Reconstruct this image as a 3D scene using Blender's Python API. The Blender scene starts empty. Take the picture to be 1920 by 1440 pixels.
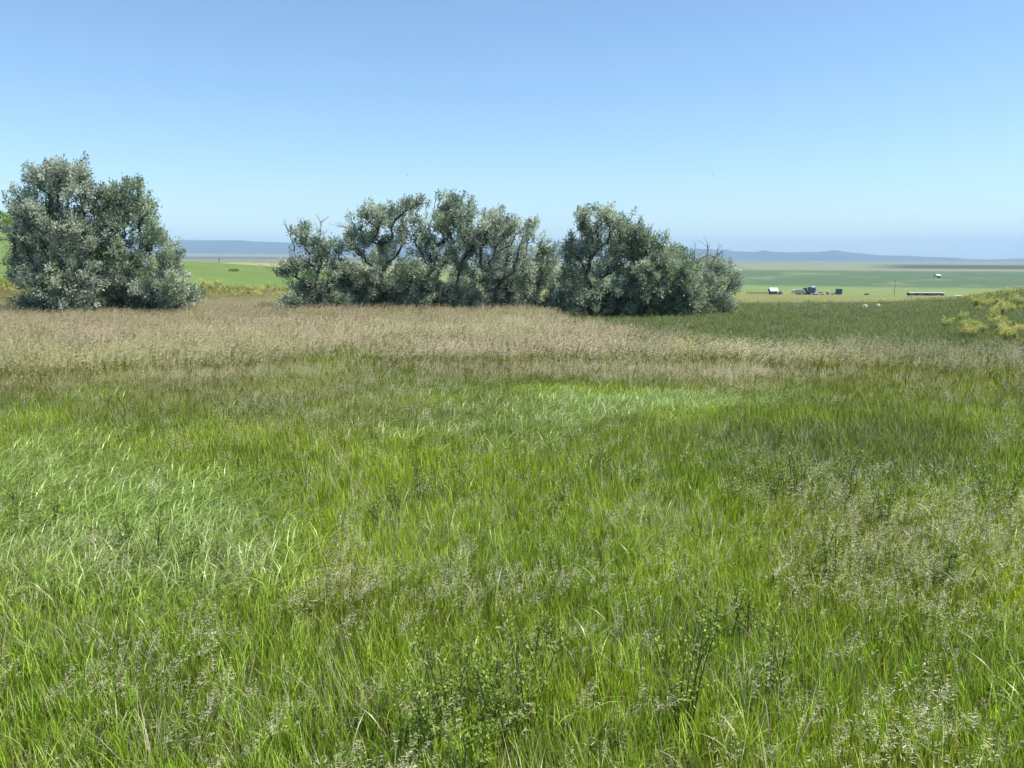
import bpy, math, numpy as np
from mathutils import Vector
R = math.radians
rng = np.random.default_rng(7)
scene = bpy.context.scene
col = scene.collection

# ------------------------------------------------------------------ camera
F_PX, CX, CY = 1450.0, 960.0, 720.0          # focal length and centre in photo pixels (1920 x 1440)
CAM_Z = 3.0
PITCH = math.atan((CY - 485.0) / F_PX)
cam_d = bpy.data.cameras.new('camera'); cam = bpy.data.objects.new('camera', cam_d); col.objects.link(cam)
cam_d.sensor_width = 36.0; cam_d.lens = F_PX / 1920 * 36.0
cam_d.clip_start = 0.05; cam_d.clip_end = 60000
cam.location = (0, 0, CAM_Z); cam.rotation_euler = (math.pi / 2 - PITCH, 0, 0)
scene.camera = cam

# ------------------------------------------------------------------ sky, sun, exposure
SUN_EL, SUN_AZ = R(61), R(100)                 # azimuth from +Y towards +X
w = bpy.data.worlds.new('World'); scene.world = w; w.use_nodes = True
nt = w.node_tree; nt.nodes.clear()
sky = nt.nodes.new('ShaderNodeTexSky'); sky.sky_type = 'NISHITA'; sky.sun_disc = False
sky.sun_elevation = SUN_EL; sky.sun_rotation = SUN_AZ
sky.altitude = 900; sky.air_density = 1.15; sky.dust_density = 0.6; sky.ozone_density = 3.2
bg = nt.nodes.new('ShaderNodeBackground'); bg.inputs['Strength'].default_value = 0.1
wo = nt.nodes.new('ShaderNodeOutputWorld')
wb = nt.nodes.new('ShaderNodeMix'); wb.data_type = 'RGBA'; wb.blend_type = 'MULTIPLY'; wb.inputs[0].default_value = 1.0; wb.inputs[7].default_value = (0.91, 1.0, 1.04, 1)
nt.links.new(sky.outputs[0], wb.inputs[6]); nt.links.new(wb.outputs[2], bg.inputs[0]); nt.links.new(bg.outputs[0], wo.inputs[0])
sl = bpy.data.lights.new('sun', 'SUN'); sun = bpy.data.objects.new('sun', sl); col.objects.link(sun)
sl.energy = 4.8; sl.angle = R(0.53); sl.color = (1.0, 0.955, 0.88)
to_sun = Vector((math.sin(SUN_AZ) * math.cos(SUN_EL), math.cos(SUN_AZ) * math.cos(SUN_EL), math.sin(SUN_EL)))
sun.rotation_euler = to_sun.to_track_quat('Z', 'Y').to_euler(); sun.location = (30, 20, 60)
vs = scene.view_settings
vs.view_transform = 'Standard'; vs.look = 'None'; vs.exposure = 0.8; vs.gamma = 1.0; vs.use_curve_mapping = False
cy = scene.cycles
cy.max_bounces = 5; cy.diffuse_bounces = 3; cy.glossy_bounces = 1; cy.transmission_bounces = 3
cy.volume_bounces = 0; cy.transparent_max_bounces = 6; cy.use_denoising = True; cy.use_adaptive_sampling = True; cy.adaptive_threshold = 0.03
cy.caustics_reflective = False; cy.caustics_refractive = False; cy.sample_clamp_indirect = 4.0

# ------------------------------------------------------------------ layout helpers (photo pixel <-> place)
cP, sP = math.cos(PITCH), math.sin(PITCH)
def ray(px, py):
    c = (px - CX) / F_PX; v = (CY - py) / F_PX
    return np.array([c, cP + v * sP, -sP + v * cP])
def at(px, py, Y):                            # point on the sight line at world depth Y
    d = ray(px, py); return np.array([0, 0, CAM_Z]) + d * (Y / d[1])
def pix(X, Y, Z):                             # where a world point falls in the photo
    X, Y, Z = np.asarray(X, float), np.asarray(Y, float), np.asarray(Z, float) - CAM_Z
    dep = np.maximum(Y * cP - Z * sP, 0.05); up = Y * sP + Z * cP
    return CX + F_PX * X / dep, CY - F_PX * up / dep
def smooth(x, a, b):
    t = np.clip((np.asarray(x, float) - a) / (b - a), 0, 1); return t * t * (3 - 2 * t)
_lat = rng.random((8, 64, 64))
def vnoise(x, y, k=0):                        # value noise 0..1
    x = np.asarray(x, float); y = np.asarray(y, float)
    xi = np.floor(x).astype(int); yi = np.floor(y).astype(int); fx = x - xi; fy = y - yi
    fx = fx * fx * (3 - 2 * fx); fy = fy * fy * (3 - 2 * fy); L = _lat[k]
    g = lambda a, b: L[a % 64, b % 64]
    return (g(xi, yi) * (1 - fx) + g(xi + 1, yi) * fx) * (1 - fy) + (g(xi, yi + 1) * (1 - fx) + g(xi + 1, yi + 1) * fx) * fy
def fbm(x, y, k=0, o=3):
    s = 0; a = 0.5; n = 0
    for i in range(o):
        s = s + a * vnoise(x * 2 ** i + 17.3 * i, y * 2 ** i + 9.1 * i, (k + i) % 8); n += a; a *= 0.5
    return s / n

# ------------------------------------------------------------------ terrain heights
TR = np.array([25, 45, 60, 90, 140, 200, 320, 600, 1200, 2500, 5000, 7500.])
TT = {-900: [0, .3, 1, 3, 8, 9, 3, 0, -2, 0, 20, 45],
      0:    [0, 0, .2, 1.6, 7.6, 8.0, 1, -3, -5, 0, 25, 48],
      170:  [0, 0, 0, 1.0, 4.6, 5.4, 0, -3, -5, 0, 25, 50],
      330:  [0, 0, -.3, .6, 1.9, 2.7, 0, -4, -5, -.4, 22, 52],
      440:  [0, 0, -.4, .4, 1.4, 1.9, -1, -1, 0, 0, 22, 52],
      550:  [0, 0, -.5, 0, .5, .9, -2, -2.5, -4, -2, 18, 45],
      960:  [0, 0, -.5, -1.5, -3, -5, -7, -10, -12, -10, 0, 12],
      1400: [0, 0, -.35, -3, -5.2, -7.3, -11.1, -15.6, -15.6, -15.6, -15.6, -13],
      1650: [0, 0, -.1, -2.8, -5.0, -7.3, -11.1, -15.6, -15.6, -15.8, -15.8, -14],
      1800: [0, .1, .25, -1.8, -4.5, -7.2, -11.1, -15.6, -15.6, -16, -16, -14],
      1920: [0, .4, .8, -.2, -3.8, -7, -11, -15.6, -15.6, -16, -16, -14],
      2400: [0, .9, 1.9, 1.6, -1, -6, -11, -15.6, -15.6, -16, -16, -10]}
AZC = np.array([math.atan2(*at(p, 500, 100)[:2]) for p in TT]); TZ = np.array(list(TT.values()))
LR = np.linspace(math.log(8), math.log(12000), 260)
zr = np.array([np.interp(LR, np.log(np.concatenate([[8], TR])), np.concatenate([[0], row])) for row in TZ])
ker = np.exp(-np.linspace(-2, 2, 13) ** 2); ker /= ker.sum()
zr = np.array([np.convolve(np.pad(r_, 6, mode='edge'), ker, 'valid') for r_ in zr])
AZG = np.linspace(AZC[0], AZC[-1], 400)
ZG = np.zeros((400, len(LR)))
for j in range(len(LR)):
    c = np.interp(AZG, AZC, zr[:, j]); c = np.convolve(np.pad(c, 8, mode='edge'), np.ones(17) / 17, 'valid'); ZG[:, j] = c
def terrain(X, Y):
    X = np.asarray(X, float); Y = np.asarray(Y, float)
    r = np.maximum(np.hypot(X, Y), 8.0); a = np.arctan2(X, Y)
    ai = np.clip((a - AZG[0]) / (AZG[1] - AZG[0]), 0, 398.999); ri = np.clip((np.log(r) - LR[0]) / (LR[1] - LR[0]), 0, len(LR) - 1.001)
    i = ai.astype(int); j = ri.astype(int); fa = ai - i; fr = ri - j
    z = (ZG[i, j] * (1 - fa) + ZG[i + 1, j] * fa) * (1 - fr) + (ZG[i, j + 1] * (1 - fa) + ZG[i + 1, j + 1] * fa) * fr
    return z + 0.10 * (fbm(X / 7 + 31, Y / 7 + 11, 2) - 0.5) * smooth(r, 60, 20)
def ground_at(px, Y):
    x = at(px, 560, Y)[0]; return np.array([x, Y, float(terrain(x, Y))])

# ------------------------------------------------------------------ mesh helpers
def tag(o, label=None, cat=None, group=None, kind=None):
    if label: o['label'] = label
    if cat: o['category'] = cat
    if group: o['group'] = group
    if kind: o['kind'] = kind
    return o
def empty(name, loc, rz=0.0):
    o = bpy.data.objects.new(name, None); col.objects.link(o); o.empty_display_size = 0.2
    o.location = loc; o.rotation_euler = (0, 0, rz); return o
def link(name, me, parent=None):
    o = bpy.data.objects.new(name, me); col.objects.link(o)
    if parent: o.parent = parent
    return o
class MB:
    """collects verts / faces / material index / a float attribute, builds one mesh"""
    def __init__(s): s.v = []; s.f = []; s.n = 0; s.m = []; s.rnd = []; s.var = []
    def add(s, v, f, m=0, rnd=None, var=0):
        v = np.asarray(v, float).reshape(-1, 3); f = np.asarray(f, np.int64)
        if f.shape[1] == 3: f = np.concatenate([f, f[:, 2:3]], 1)   # degenerate marker for triangles
        s.v.append(v); s.f.append(f + s.n); s.n += len(v)
        s.m.append(np.full(len(f), m)); s.var.append(np.full(len(f), var))
        s.rnd.append(np.zeros(len(v)) + 0.5 if rnd is None else np.broadcast_to(np.asarray(rnd, float), (len(v),)))
    def box(s, c, d, rz=0.0, m=0, top=1.0):
        x, y, z = np.array(d) / 2.0
        p = np.array([[-x, -y, -z], [x, -y, -z], [x, y, -z], [-x, y, -z], [-x * top, -y * top, z], [x * top, -y * top, z], [x * top, y * top, z], [-x * top, y * top, z]])
        ca, sa = math.cos(rz), math.sin(rz)
        p = np.stack([p[:, 0] * ca - p[:, 1] * sa, p[:, 0] * sa + p[:, 1] * ca, p[:, 2]], 1) + np.array(c)
        s.add(p, [[0, 3, 2, 1], [4, 5, 6, 7], [0, 1, 5, 4], [1, 2, 6, 5], [2, 3, 7, 6], [3, 0, 4, 7]], m); return s
    def prism(s, prof, y0, y1, m=0):           # profile in x,z extruded along y
        n = len(prof); v = [(x, y0, z) for x, z in prof] + [(x, y1, z) for x, z in prof]
        f = [[i, (i + 1) % n, n + (i + 1) % n, n + i] for i in range(n)]
        s.add(v, f, m)
        for off, sgn in ((0, 1), (n, -1)):
            t = [[off, off + i, off + i + 1] for i in range(1, n - 1)]
            s.add(np.array(v), np.array(t), m)
        return s
    def cyl(s, p0, p1, r0, r1=None, n=10, m=0):
        p0 = np.array(p0, float); p1 = np.array(p1, float); r1 = r0 if r1 is None else r1
        d = p1 - p0; d /= np.linalg.norm(d); a = np.cross(d, [0, 0, 1.0] if abs(d[2]) < .9 else [1.0, 0, 0]); a /= np.linalg.norm(a); b = np.cross(d, a)
        an = np.arange(n) / n * 2 * math.pi; c = np.outer(np.cos(an), a) + np.outer(np.sin(an), b)
        v = np.concatenate([p0 + c * r0, p1 + c * r1, [p0], [p1]])
        i = np.arange(n); j = (i + 1) % n
        s.add(v, np.stack([i, j, n + j, n + i], 1), m)
        s.add(v, np.stack([j, i, np.full(n, 2 * n)], 1), m); s.add(v, np.stack([n + i, n + j, np.full(n, 2 * n + 1)], 1), m)
        return s
    def arrays(s):
        return np.concatenate(s.v), np.concatenate(s.f), np.concatenate(s.m), np.concatenate(s.rnd), np.concatenate(s.var)
    def mesh(s, name, mats, smooth_=False, extra_pts=None):
        v, f, m, r_, var = s.arrays()
        me = bpy.data.meshes.new(name)
        tri = f[:, 2] == f[:, 3]
        cnt = np.where(tri, 3, 4); start = np.concatenate([[0], np.cumsum(cnt)[:-1]])
        loops = f.reshape(-1)[np.stack([np.ones_like(tri), np.ones_like(tri), np.ones_like(tri), ~tri], 1).reshape(-1).astype(bool)]
        npts = 0 if extra_pts is None else len(extra_pts)
        vv = v if npts == 0 else np.concatenate([v, extra_pts])
        me.vertices.add(len(vv)); me.vertices.foreach_set('co', vv.astype(np.float32).reshape(-1))
        me.loops.add(len(loops)); me.loops.foreach_set('vertex_index', loops.astype(np.int32))
        me.polygons.add(len(f)); me.polygons.foreach_set('loop_start', start.astype(np.int32))
        me.polygons.foreach_set('material_index', m.astype(np.int32))
        me.polygons.foreach_set('use_smooth', np.full(len(f), smooth_))
        a = me.attributes.new('rnd', 'FLOAT', 'POINT'); a.data.foreach_set('value', np.concatenate([r_, np.zeros(npts)]).astype(np.float32))
        if npts:
            a = me.attributes.new('var', 'INT', 'FACE'); a.data.foreach_set('value', var.astype(np.int32))
        for mt in mats: me.materials.append(mt)
        me.update(calc_edges=True)
        return me
    def build(s, name, mats, parent=None, smooth_=False):
        return link(name, s.mesh(name, mats if isinstance(mats, (list, tuple)) else [mats], smooth_), parent)

# ------------------------------------------------------------------ materials
def new_mat(name):
    m = bpy.data.materials.new(name); m.use_nodes = True; n = m.node_tree; n.nodes.clear()
    return m, n, n.nodes.new('ShaderNodeOutputMaterial')
def N(n, typ, **kw):
    x = n.nodes.new(typ)
    for k, v in kw.items():
        if k.startswith('i_'):
            x.inputs[k[2:]].default_value = v
        else: setattr(x, k, v)
    return x
def mathn(n, op, a, b=None, c=None):
    x = n.nodes.new('ShaderNodeMath'); x.operation = op
    for i, q in enumerate((a, b, c)):
        if q is None: continue
        if isinstance(q, (int, float)): x.inputs[i].default_value = q
        else: n.links.new(q, x.inputs[i])
    return x.outputs[0]
def mixc(n, fac, a, b, mode='MIX'):
    x = n.nodes.new('ShaderNodeMix'); x.data_type = 'RGBA'; x.blend_type = mode
    for sock, q in ((x.inputs[0], fac), (x.inputs[6], a), (x.inputs[7], b)):
        if isinstance(q, (int, float)): sock.default_value = q
        elif isinstance(q, (tuple, list)): sock.default_value = (*q, 1) if len(q) == 3 else q
        else: n.links.new(q, sock)
    return x.outputs[2]
def noise(n, scale, detail=3, vec=None, rough=0.55):
    x = N(n, 'ShaderNodeTexNoise', i_Scale=scale, i_Detail=detail, i_Roughness=rough)
    if vec is not None: n.links.new(vec, x.inputs['Vector'])
    return x.outputs['Fac']
def leaf_shader(n, out, colour, trans=0.4, rough=0.45, spec=0.35, tcol=(1.25, 1.2, 0.55)):
    p = N(n, 'ShaderNodeBsdfPrincipled', i_Roughness=rough); p.inputs['Specular IOR Level'].default_value = spec
    t = N(n, 'ShaderNodeBsdfTranslucent'); mx = N(n, 'ShaderNodeMixShader', i_Fac=trans)
    n.links.new(colour, p.inputs['Base Color'])
    n.links.new(mixc(n, 1.0, colour, tcol, 'MULTIPLY'), t.inputs[0])
    n.links.new(p.outputs[0], mx.inputs[1]); n.links.new(t.outputs[0], mx.inputs[2]); n.links.new(mx.outputs[0], out.inputs[0])
def grass_mat(name, attr, trans, rough, spec, vary=(0.55, 1.45), dry=None, tcol=(1.25, 1.2, 0.55)):
    m, n, o = new_mat(name)
    a = N(n, 'ShaderNodeAttribute', attribute_name=attr, attribute_type='INSTANCER')
    r_ = N(n, 'ShaderNodeAttribute', attribute_name='rnd', attribute_type='GEOMETRY')
    k = mathn(n, 'MULTIPLY_ADD', r_.outputs['Fac'], vary[1] - vary[0], vary[0])
    cc = N(n, 'ShaderNodeCombineColor')
    for i in range(3): n.links.new(k, cc.inputs[i])
    c = mixc(n, 1.0, a.outputs['Color'], cc.outputs[0], 'MULTIPLY')
    if dry:                                                     # a few blades are dead straw
        f = mathn(n, 'GREATER_THAN', mathn(n, 'FRACT', mathn(n, 'MULTIPLY', r_.outputs['Fac'], 37.7)), dry[0])
        c = mixc(n, f, c, dry[1])
    leaf_shader(n, o, c, trans, rough, spec, tcol); return m
M = {}
STRAW = (0.36, 0.30, 0.17)
M['blade'] = grass_mat('grass_blade', 'tint', 0.42, 0.36, 0.5, (0.25, 1.75), (0.92, STRAW))
M['arch'] = grass_mat('arching_blade', 'tint', 0.34, 0.42, 0.8, (0.6, 1.4), (0.96, STRAW))
M['seed'] = grass_mat('seed_head', 'tint2', 0.3, 0.55, 0.3, (0.6, 1.4), None, (1.1, 1.0, 0.8))
M['straw'] = grass_mat('dry_stem', 'tint2', 0.2, 0.6, 0.25, (0.7, 1.3), None, (1, 1, 1))
def plain_leaf(name, c0, c1, trans=0.35, rough=0.45, spec=0.35, tcol=(1.2, 1.15, 0.6)):
    m, n, o = new_mat(name)
    r_ = N(n, 'ShaderNodeAttribute', attribute_name='rnd', attribute_type='GEOMETRY')
    oi = N(n, 'ShaderNodeObjectInfo'); cc = N(n, 'ShaderNodeCombineColor'); q_ = oi.outputs['Random']
    for i_, (a_, b_) in enumerate(((.32, .84), (.22, .88), (.34, .80))): n.links.new(mathn(n, 'MULTIPLY_ADD', q_, a_, b_), cc.inputs[i_])
    leaf_shader(n, o, mixc(n, 1.0, mixc(n, r_.outputs['Fac'], c0, c1), cc.outputs[0], 'MULTIPLY'), trans, rough, spec, tcol); return m
M['weed_leaf'] = plain_leaf('weed_leaf', (0.13, 0.20, 0.035), (0.36, 0.46, 0.08))
M['weed_stem'] = plain_leaf('weed_stem', (0.05, 0.065, 0.03), (0.09, 0.10, 0.05), 0.05)
M['yellow'] = plain_leaf('yellow_flower', (0.52, 0.53, 0.16), (0.74, 0.72, 0.32), 0.3, 0.6, 0.2, (1.1, 1.1, 0.8))
M['olive_leaf'] = plain_leaf('olive_leaf', (0.14, 0.19, 0.14), (0.58, 0.64, 0.53), 0.34, 0.42, 0.45, (1.1, 1.15, 0.8))
def bark_mat(name, c0, c1):
    m, n, o = new_mat(name)
    tc = N(n, 'ShaderNodeTexCoord'); p = N(n, 'ShaderNodeBsdfPrincipled', i_Roughness=0.9)
    f = noise(n, 9, 4, tc.outputs['Object'])
    n.links.new(mixc(n, f, c0, c1), p.inputs['Base Color'])
    b = N(n, 'ShaderNodeBump', i_Strength=0.5, i_Distance=0.03); n.links.new(f, b.inputs['Height']); n.links.new(b.outputs[0], p.inputs['Normal'])
    n.links.new(p.outputs[0], o.inputs[0]); return m
M['bark'] = bark_mat('olive_bark', (0.025, 0.022, 0.02), (0.075, 0.065, 0.055))
M['dead'] = bark_mat('dead_wood', (0.07, 0.065, 0.06), (0.17, 0.155, 0.14))
def paint(name, c, rough=0.6, metal=0.0, wear=0.25, wc=None, scale=3.0):
    m, n, o = new_mat(name)
    tc = N(n, 'ShaderNodeTexCoord'); p = N(n, 'ShaderNodeBsdfPrincipled', i_Roughness=rough, i_Metallic=metal)
    f = mathn(n, 'MULTIPLY', noise(n, scale, 5, tc.outputs['Object']), wear)
    n.links.new(mixc(n, f, c, wc or tuple(q * 0.4 for q in c)), p.inputs['Base Color']); n.links.new(p.outputs[0], o.inputs[0]); return m
M['white'] = paint('white_paint', (0.58, 0.58, 0.57), 0.6, 0, .45)
M['greyroof'] = paint('weathered_white_roof', (0.40, 0.40, 0.39), 0.7, 0, .8, (0.16, 0.14, 0.12), 0.9)
M['cream'] = paint('cream_paint', (0.62, 0.57, 0.48), 0.5)
M['mauve'] = paint('faded_red_paint', (0.36, 0.22, 0.22), 0.5)
M['boards'] = paint('weathered_boards', (0.17, 0.14, 0.115), 0.9)
M['greywood'] = paint('grey_wood', (0.22, 0.19, 0.16), 0.9)
M['blue'] = paint('blue_paint', (0.06, 0.09, 0.20), 0.5)
M['navy'] = paint('navy_paint', (0.025, 0.04, 0.10), 0.5)
M['teal'] = paint('dark_green_paint', (0.02, 0.07, 0.06), 0.45)
M['tyre'] = paint('tyre_rubber', (0.02, 0.02, 0.02), 0.9)
M['glass'] = paint('dark_glass', (0.03, 0.04, 0.05), 0.08, 0, 0.05)
M['black'] = paint('black_tarpaulin', (0.015, 0.016, 0.018), 0.7)
M['steel'] = paint('galvanised_steel', (0.45, 0.46, 0.46), 0.45, 0.6)
M['hay'] = paint('pale_hay', (0.52, 0.46, 0.32), 0.95, 0, 0.5, None, 12)
M['stone'] = paint('pale_stone', (0.46, 0.44, 0.38), 0.95, 0, 0.5, None, 10)
M['feather'] = paint('dark_feather', (0.04, 0.045, 0.055), 0.8)

# ------------------------------------------------------------------ ground, fields and hills
def field_colour(X, Y):
    """field colours: crops, pasture, stubble, laid out by place; far contrast muted as haze"""
    r = np.hypot(X, Y); a = np.arctan2(X, Y)
    px, py = pix(X, Y, terrain(X, Y))
    n1 = fbm(X / 260 + 5, Y / 260, 0); n2 = fbm(a * 26, np.log(r) * 9, 3); n3 = fbm(X / 1900, Y / 1900 + 3, 5)
    C = lambda *q: np.array(q)[None, :]
    out = np.zeros((len(X), 3)) + C(0.05, 0.058, 0.022)                            # thatch under the meadow grass
    def put(mask, c):
        nonlocal out
        mask = np.clip(mask, 0, 1)[:, None]; out = out * (1 - mask) + c * mask
    left = smooth(-px, -900, -760)                                                 # 1 on the left side
    put(smooth(r, 48, 60), C(0.075, 0.088, 0.032))
    put(smooth(r, 48, 60) * (1 - left), C(0.165, 0.168, 0.055))                   # olive yellow pasture below the crest
    put(left * smooth(r + 30 * (n1 - .5), 66, 80), C(0.11, 0.16, 0.045) * (0.9 + .25 * n2[:, None]))    # green crop on the slope
    put(left * smooth(r, 215, 260), C(0.24, 0.25, 0.105))                          # pale ripe field
    put(left * smooth(r, 900, 1000), C(0.16, 0.16, 0.085))
    put(left * smooth(r, 2600, 2700) * smooth(r, 3600, 3500), C(0.10, 0.10, 0.07))
    put(left * smooth(r, 4200, 4300), C(0.19, 0.18, 0.10))
    rt = 1 - left
    put(rt * smooth(r, 332, 350), C(0.15, 0.20, 0.065))
    put(rt * smooth(r + 160 * (n1 - .5), 540, 640), C(0.075, 0.118, 0.052))  # contrast between the far fields lowered, softening of haze put into their colours
    streak = smooth(n2, 0.58, 0.75)
    put(rt * smooth(r, 600, 640) * smooth(r, 1500, 1300) * streak * 0.75, C(0.15, 0.175, 0.09))
    put(rt * smooth(r + 500 * (n3 - .5), 1250, 1550), C(0.185, 0.185, 0.10))
    far_r = smooth(px, 1600, 1720)
    put(rt * smooth(r, 1650, 1700) * smooth(r, 3000, 2850) * far_r, C(0.055, 0.065, 0.045))
    put(rt * smooth(r, 2700, 2900), C(0.15, 0.17, 0.085) * (0.8 + .4 * n3[:, None]))
    put(smooth(r, 6200, 7200), C(0.11, 0.12, 0.07))
    return out
m, n, o = new_mat('ground_cover')
a = N(n, 'ShaderNodeAttribute', attribute_name='field'); tc = N(n, 'ShaderNodeTexCoord')
k = mathn(n, 'MULTIPLY_ADD', noise(n, 2.3, 4, tc.outputs['Object']), 0.7, 0.65)
k = mathn(n, 'MULTIPLY', k, mathn(n, 'MULTIPLY_ADD', noise(n, 0.045, 4, tc.outputs['Object']), 0.6, 0.7))
cc = N(n, 'ShaderNodeCombineColor'); [n.links.new(k, cc.inputs[i]) for i in range(3)]
p = N(n, 'ShaderNodeBsdfPrincipled', i_Roughness=1.0); p.inputs['Specular IOR Level'].default_value = 0.1
n.links.new(mixc(n, 1.0, a.outputs['Color'], cc.outputs[0], 'MULTIPLY'), p.inputs['Base Color'])
b = N(n, 'ShaderNodeBump', i_Strength=0.7, i_Distance=0.25); n.links.new(noise(n, 1.6, 4, tc.outputs['Object']), b.inputs['Height']); n.links.new(b.outputs[0], p.inputs['Normal'])
n.links.new(p.outputs[0], o.inputs[0]); M['ground'] = m

def polar_sheet(name, azs, rs, zfun, cfun, mat, closed=True):
    A, RR = np.meshgrid(azs, rs, indexing='ij'); X = (RR * np.sin(A)).ravel(); Y = (RR * np.cos(A)).ravel()
    Z = zfun(X, Y); na, nr = len(azs), len(rs)
    i = np.arange(na if closed else na - 1); j = np.arange(nr - 1); I, J = np.meshgrid(i, j, indexing='ij')
    I2 = (I + 1) % na
    f = np.stack([I * nr + J, I * nr + J + 1, I2 * nr + J + 1, I2 * nr + J], -1).reshape(-1, 4)
    mb = MB(); mb.add(np.stack([X, Y, Z], 1), f[:, ::-1])
    me = mb.mesh(name, [mat], True)
    at_ = me.attributes.new('field', 'FLOAT_COLOR', 'POINT')
    at_.data.foreach_set('color', np.concatenate([cfun(X, Y), np.ones((len(X), 1))], 1).astype(np.float32).reshape(-1))
    ob = link(name, me); return ob
azs = np.concatenate([np.linspace(-0.9, 0.9, 420), np.linspace(0.9, 2 * math.pi - 0.9, 90)[1:-1]])
rs = np.concatenate([[0.02, 1, 2, 3.5], np.exp(np.linspace(math.log(5), math.log(12000), 230))])
ground = polar_sheet('ground', azs, rs, terrain, field_colour, M['ground'])
tag(ground, 'rolling prairie ground under the grass, with fields running to the hills', 'ground', kind='structure')

HP = [(-2500, 462), (-900, 455), (0, 452), (330, 453.5), (430, 452.5), (540, 456), (700, 458), (1000, 462), (1250, 466), (1340, 468), (1380, 471), (1418, 472.5), (1434, 469.5), (1448, 473), (1480, 474), (1500, 473.5),
      (1530, 474), (1552, 471.5), (1564, 469), (1578, 472), (1600, 475), (1626, 477), (1634, 476.5), (1645, 479), (1700, 480.5), (1760, 483), (1820, 485.5), (1870, 486.8), (1920, 484.5), (2400, 480), (4500, 470)]
ha = np.array([math.atan2(*at(p_, q, 9500)[:2]) for p_, q in HP]); hz = np.array([at(p_, q, 9500)[2] / 9500 * 9500 for p_, q in HP])
def hill_z(X, Y):
    r = np.hypot(X, Y); a = np.arctan2(X, Y)
    top = np.interp(a, ha, hz) + 14 * (fbm(a * 60, r * 0 + 3, 1) - 0.5)
    base = terrain(X, Y) - 3
    up = np.where(r < 9500, smooth(r, 7300, 9500), smooth(r, 11600, 9500))
    return base + (top - base) * up + 40 * (fbm(X / 700, Y / 700, 4, 4) - 0.5) * up * (1 - up) * 3
hm = lambda X, Y: np.array([[0.075, 0.08, 0.05]]) * (0.7 + 0.6 * fbm(X / 900, Y / 900, 6, 4))[:, None]
hills = polar_sheet('hills', np.concatenate([np.linspace(-0.9, 0.9, 420), np.linspace(0.9, 2 * math.pi - 0.9, 90)[1:-1]]), np.linspace(7250, 11650, 36), hill_z, hm, M['ground'])
tag(hills, 'low blue range of hills along the horizon', 'hills', kind='structure')

# ------------------------------------------------------------------ trees: silver-leaved olives
def tube_edges(mb, P0, P1, r0, r1, sides=5, m=0):
    d = P1 - P0; L = np.linalg.norm(d, axis=1, keepdims=True); d = d / np.maximum(L, 1e-6)
    ref = np.where(np.abs(d[:, 2:3]) < 0.9, np.array([[0, 0, 1.0]]), np.array([[1.0, 0, 0]]))
    a = np.cross(d, ref); a /= np.linalg.norm(a, axis=1, keepdims=True); b = np.cross(d, a)
    an = np.arange(sides) / sides * 2 * math.pi
    ring = a[:, None, :] * np.cos(an)[None, :, None] + b[:, None, :] * np.sin(an)[None, :, None]
    q0 = (P0 - d * r0[:, None] * .4)[:, None, :] + ring * r0[:, None, None]; q1 = (P1 + d * r1[:, None] * .4)[:, None, :] + ring * r1[:, None, None]
    v = np.concatenate([q0, q1], 1); n_ = len(P0)
    i = np.arange(sides); j = (i + 1) % sides; f = np.stack([i, j, sides + j, sides + i], 1)
    F = (np.arange(n_) * 2 * sides)[:, None, None] + f[None]
    mb.add(v.reshape(-1, 3), F.reshape(-1, 4), m)
def leaves(mb, P, D, L, W, rnd, g, m=0, fold=0.25):
    """one small bent leaf (2 quads) or rhombus per row of P"""
    n_ = len(P); D = D / np.maximum(np.linalg.norm(D, axis=1, keepdims=True), 1e-6)
    s_ = np.cross(D, g.normal(size=(n_, 3))); s_ /= np.maximum(np.linalg.norm(s_, axis=1, keepdims=True), 1e-6)
    mid = P + D * (L * 0.5)[:, None] + np.array([0, 0, 1.0]) * (L * fold * 0.4)[:, None]
    v = np.stack([P, mid - s_ * (W / 2)[:, None], P + D * L[:, None], mid + s_ * (W / 2)[:, None]], 1)
    mb.add(v.reshape(-1, 3), np.arange(n_ * 4).reshape(n_, 4), m, np.repeat(rnd, 4))

def grow(base, attract, g, stems, bias=0.32, step=0.28):
    """joins every attractor to the nearest point of the growing tree: gives forked, bent limbs"""
    nodes = [base]; par = [-1]; path = [0.0]
    def chain(i, tgt):
        p0 = nodes[i]; d = tgt - p0; L = np.linalg.norm(d); k_ = max(1, int(round(L / step))); cur = i
        sag = g.normal(0, 0.10, 3) * L
        for t in range(1, k_ + 1):
            u = t / k_; q = p0 + d * u + sag * math.sin(math.pi * u) * 0.8 + (g.normal(0, 0.025, 3) if t < k_ else 0)
            nodes.append(q); par.append(cur); path.append(path[cur] + L / k_); cur = len(nodes) - 1
        return cur
    for s_ in stems: chain(0, s_)
    order = np.argsort(np.linalg.norm(attract - base, axis=1)); tips = []
    for q in attract[order]:
        A = np.array(nodes); c = np.linalg.norm(A - q, axis=1) + bias * np.array(path) + 0.8 * np.maximum(0, A[:, 2] - q[2] - .1)
        c[0] += 0.6
        i = int(np.argmin(c)); tips.append((chain(i, q), q))
    nodes = np.array(nodes); par = np.array(par)
    area = np.zeros(len(nodes)); kids = np.bincount(par[1:], minlength=len(nodes)); area[kids == 0] = 0.0175 ** 2.2
    for i in range(len(nodes) - 1, 0, -1): area[par[i]] += area[i]
    return nodes, par, area ** (1 / 2.2), tips

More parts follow.
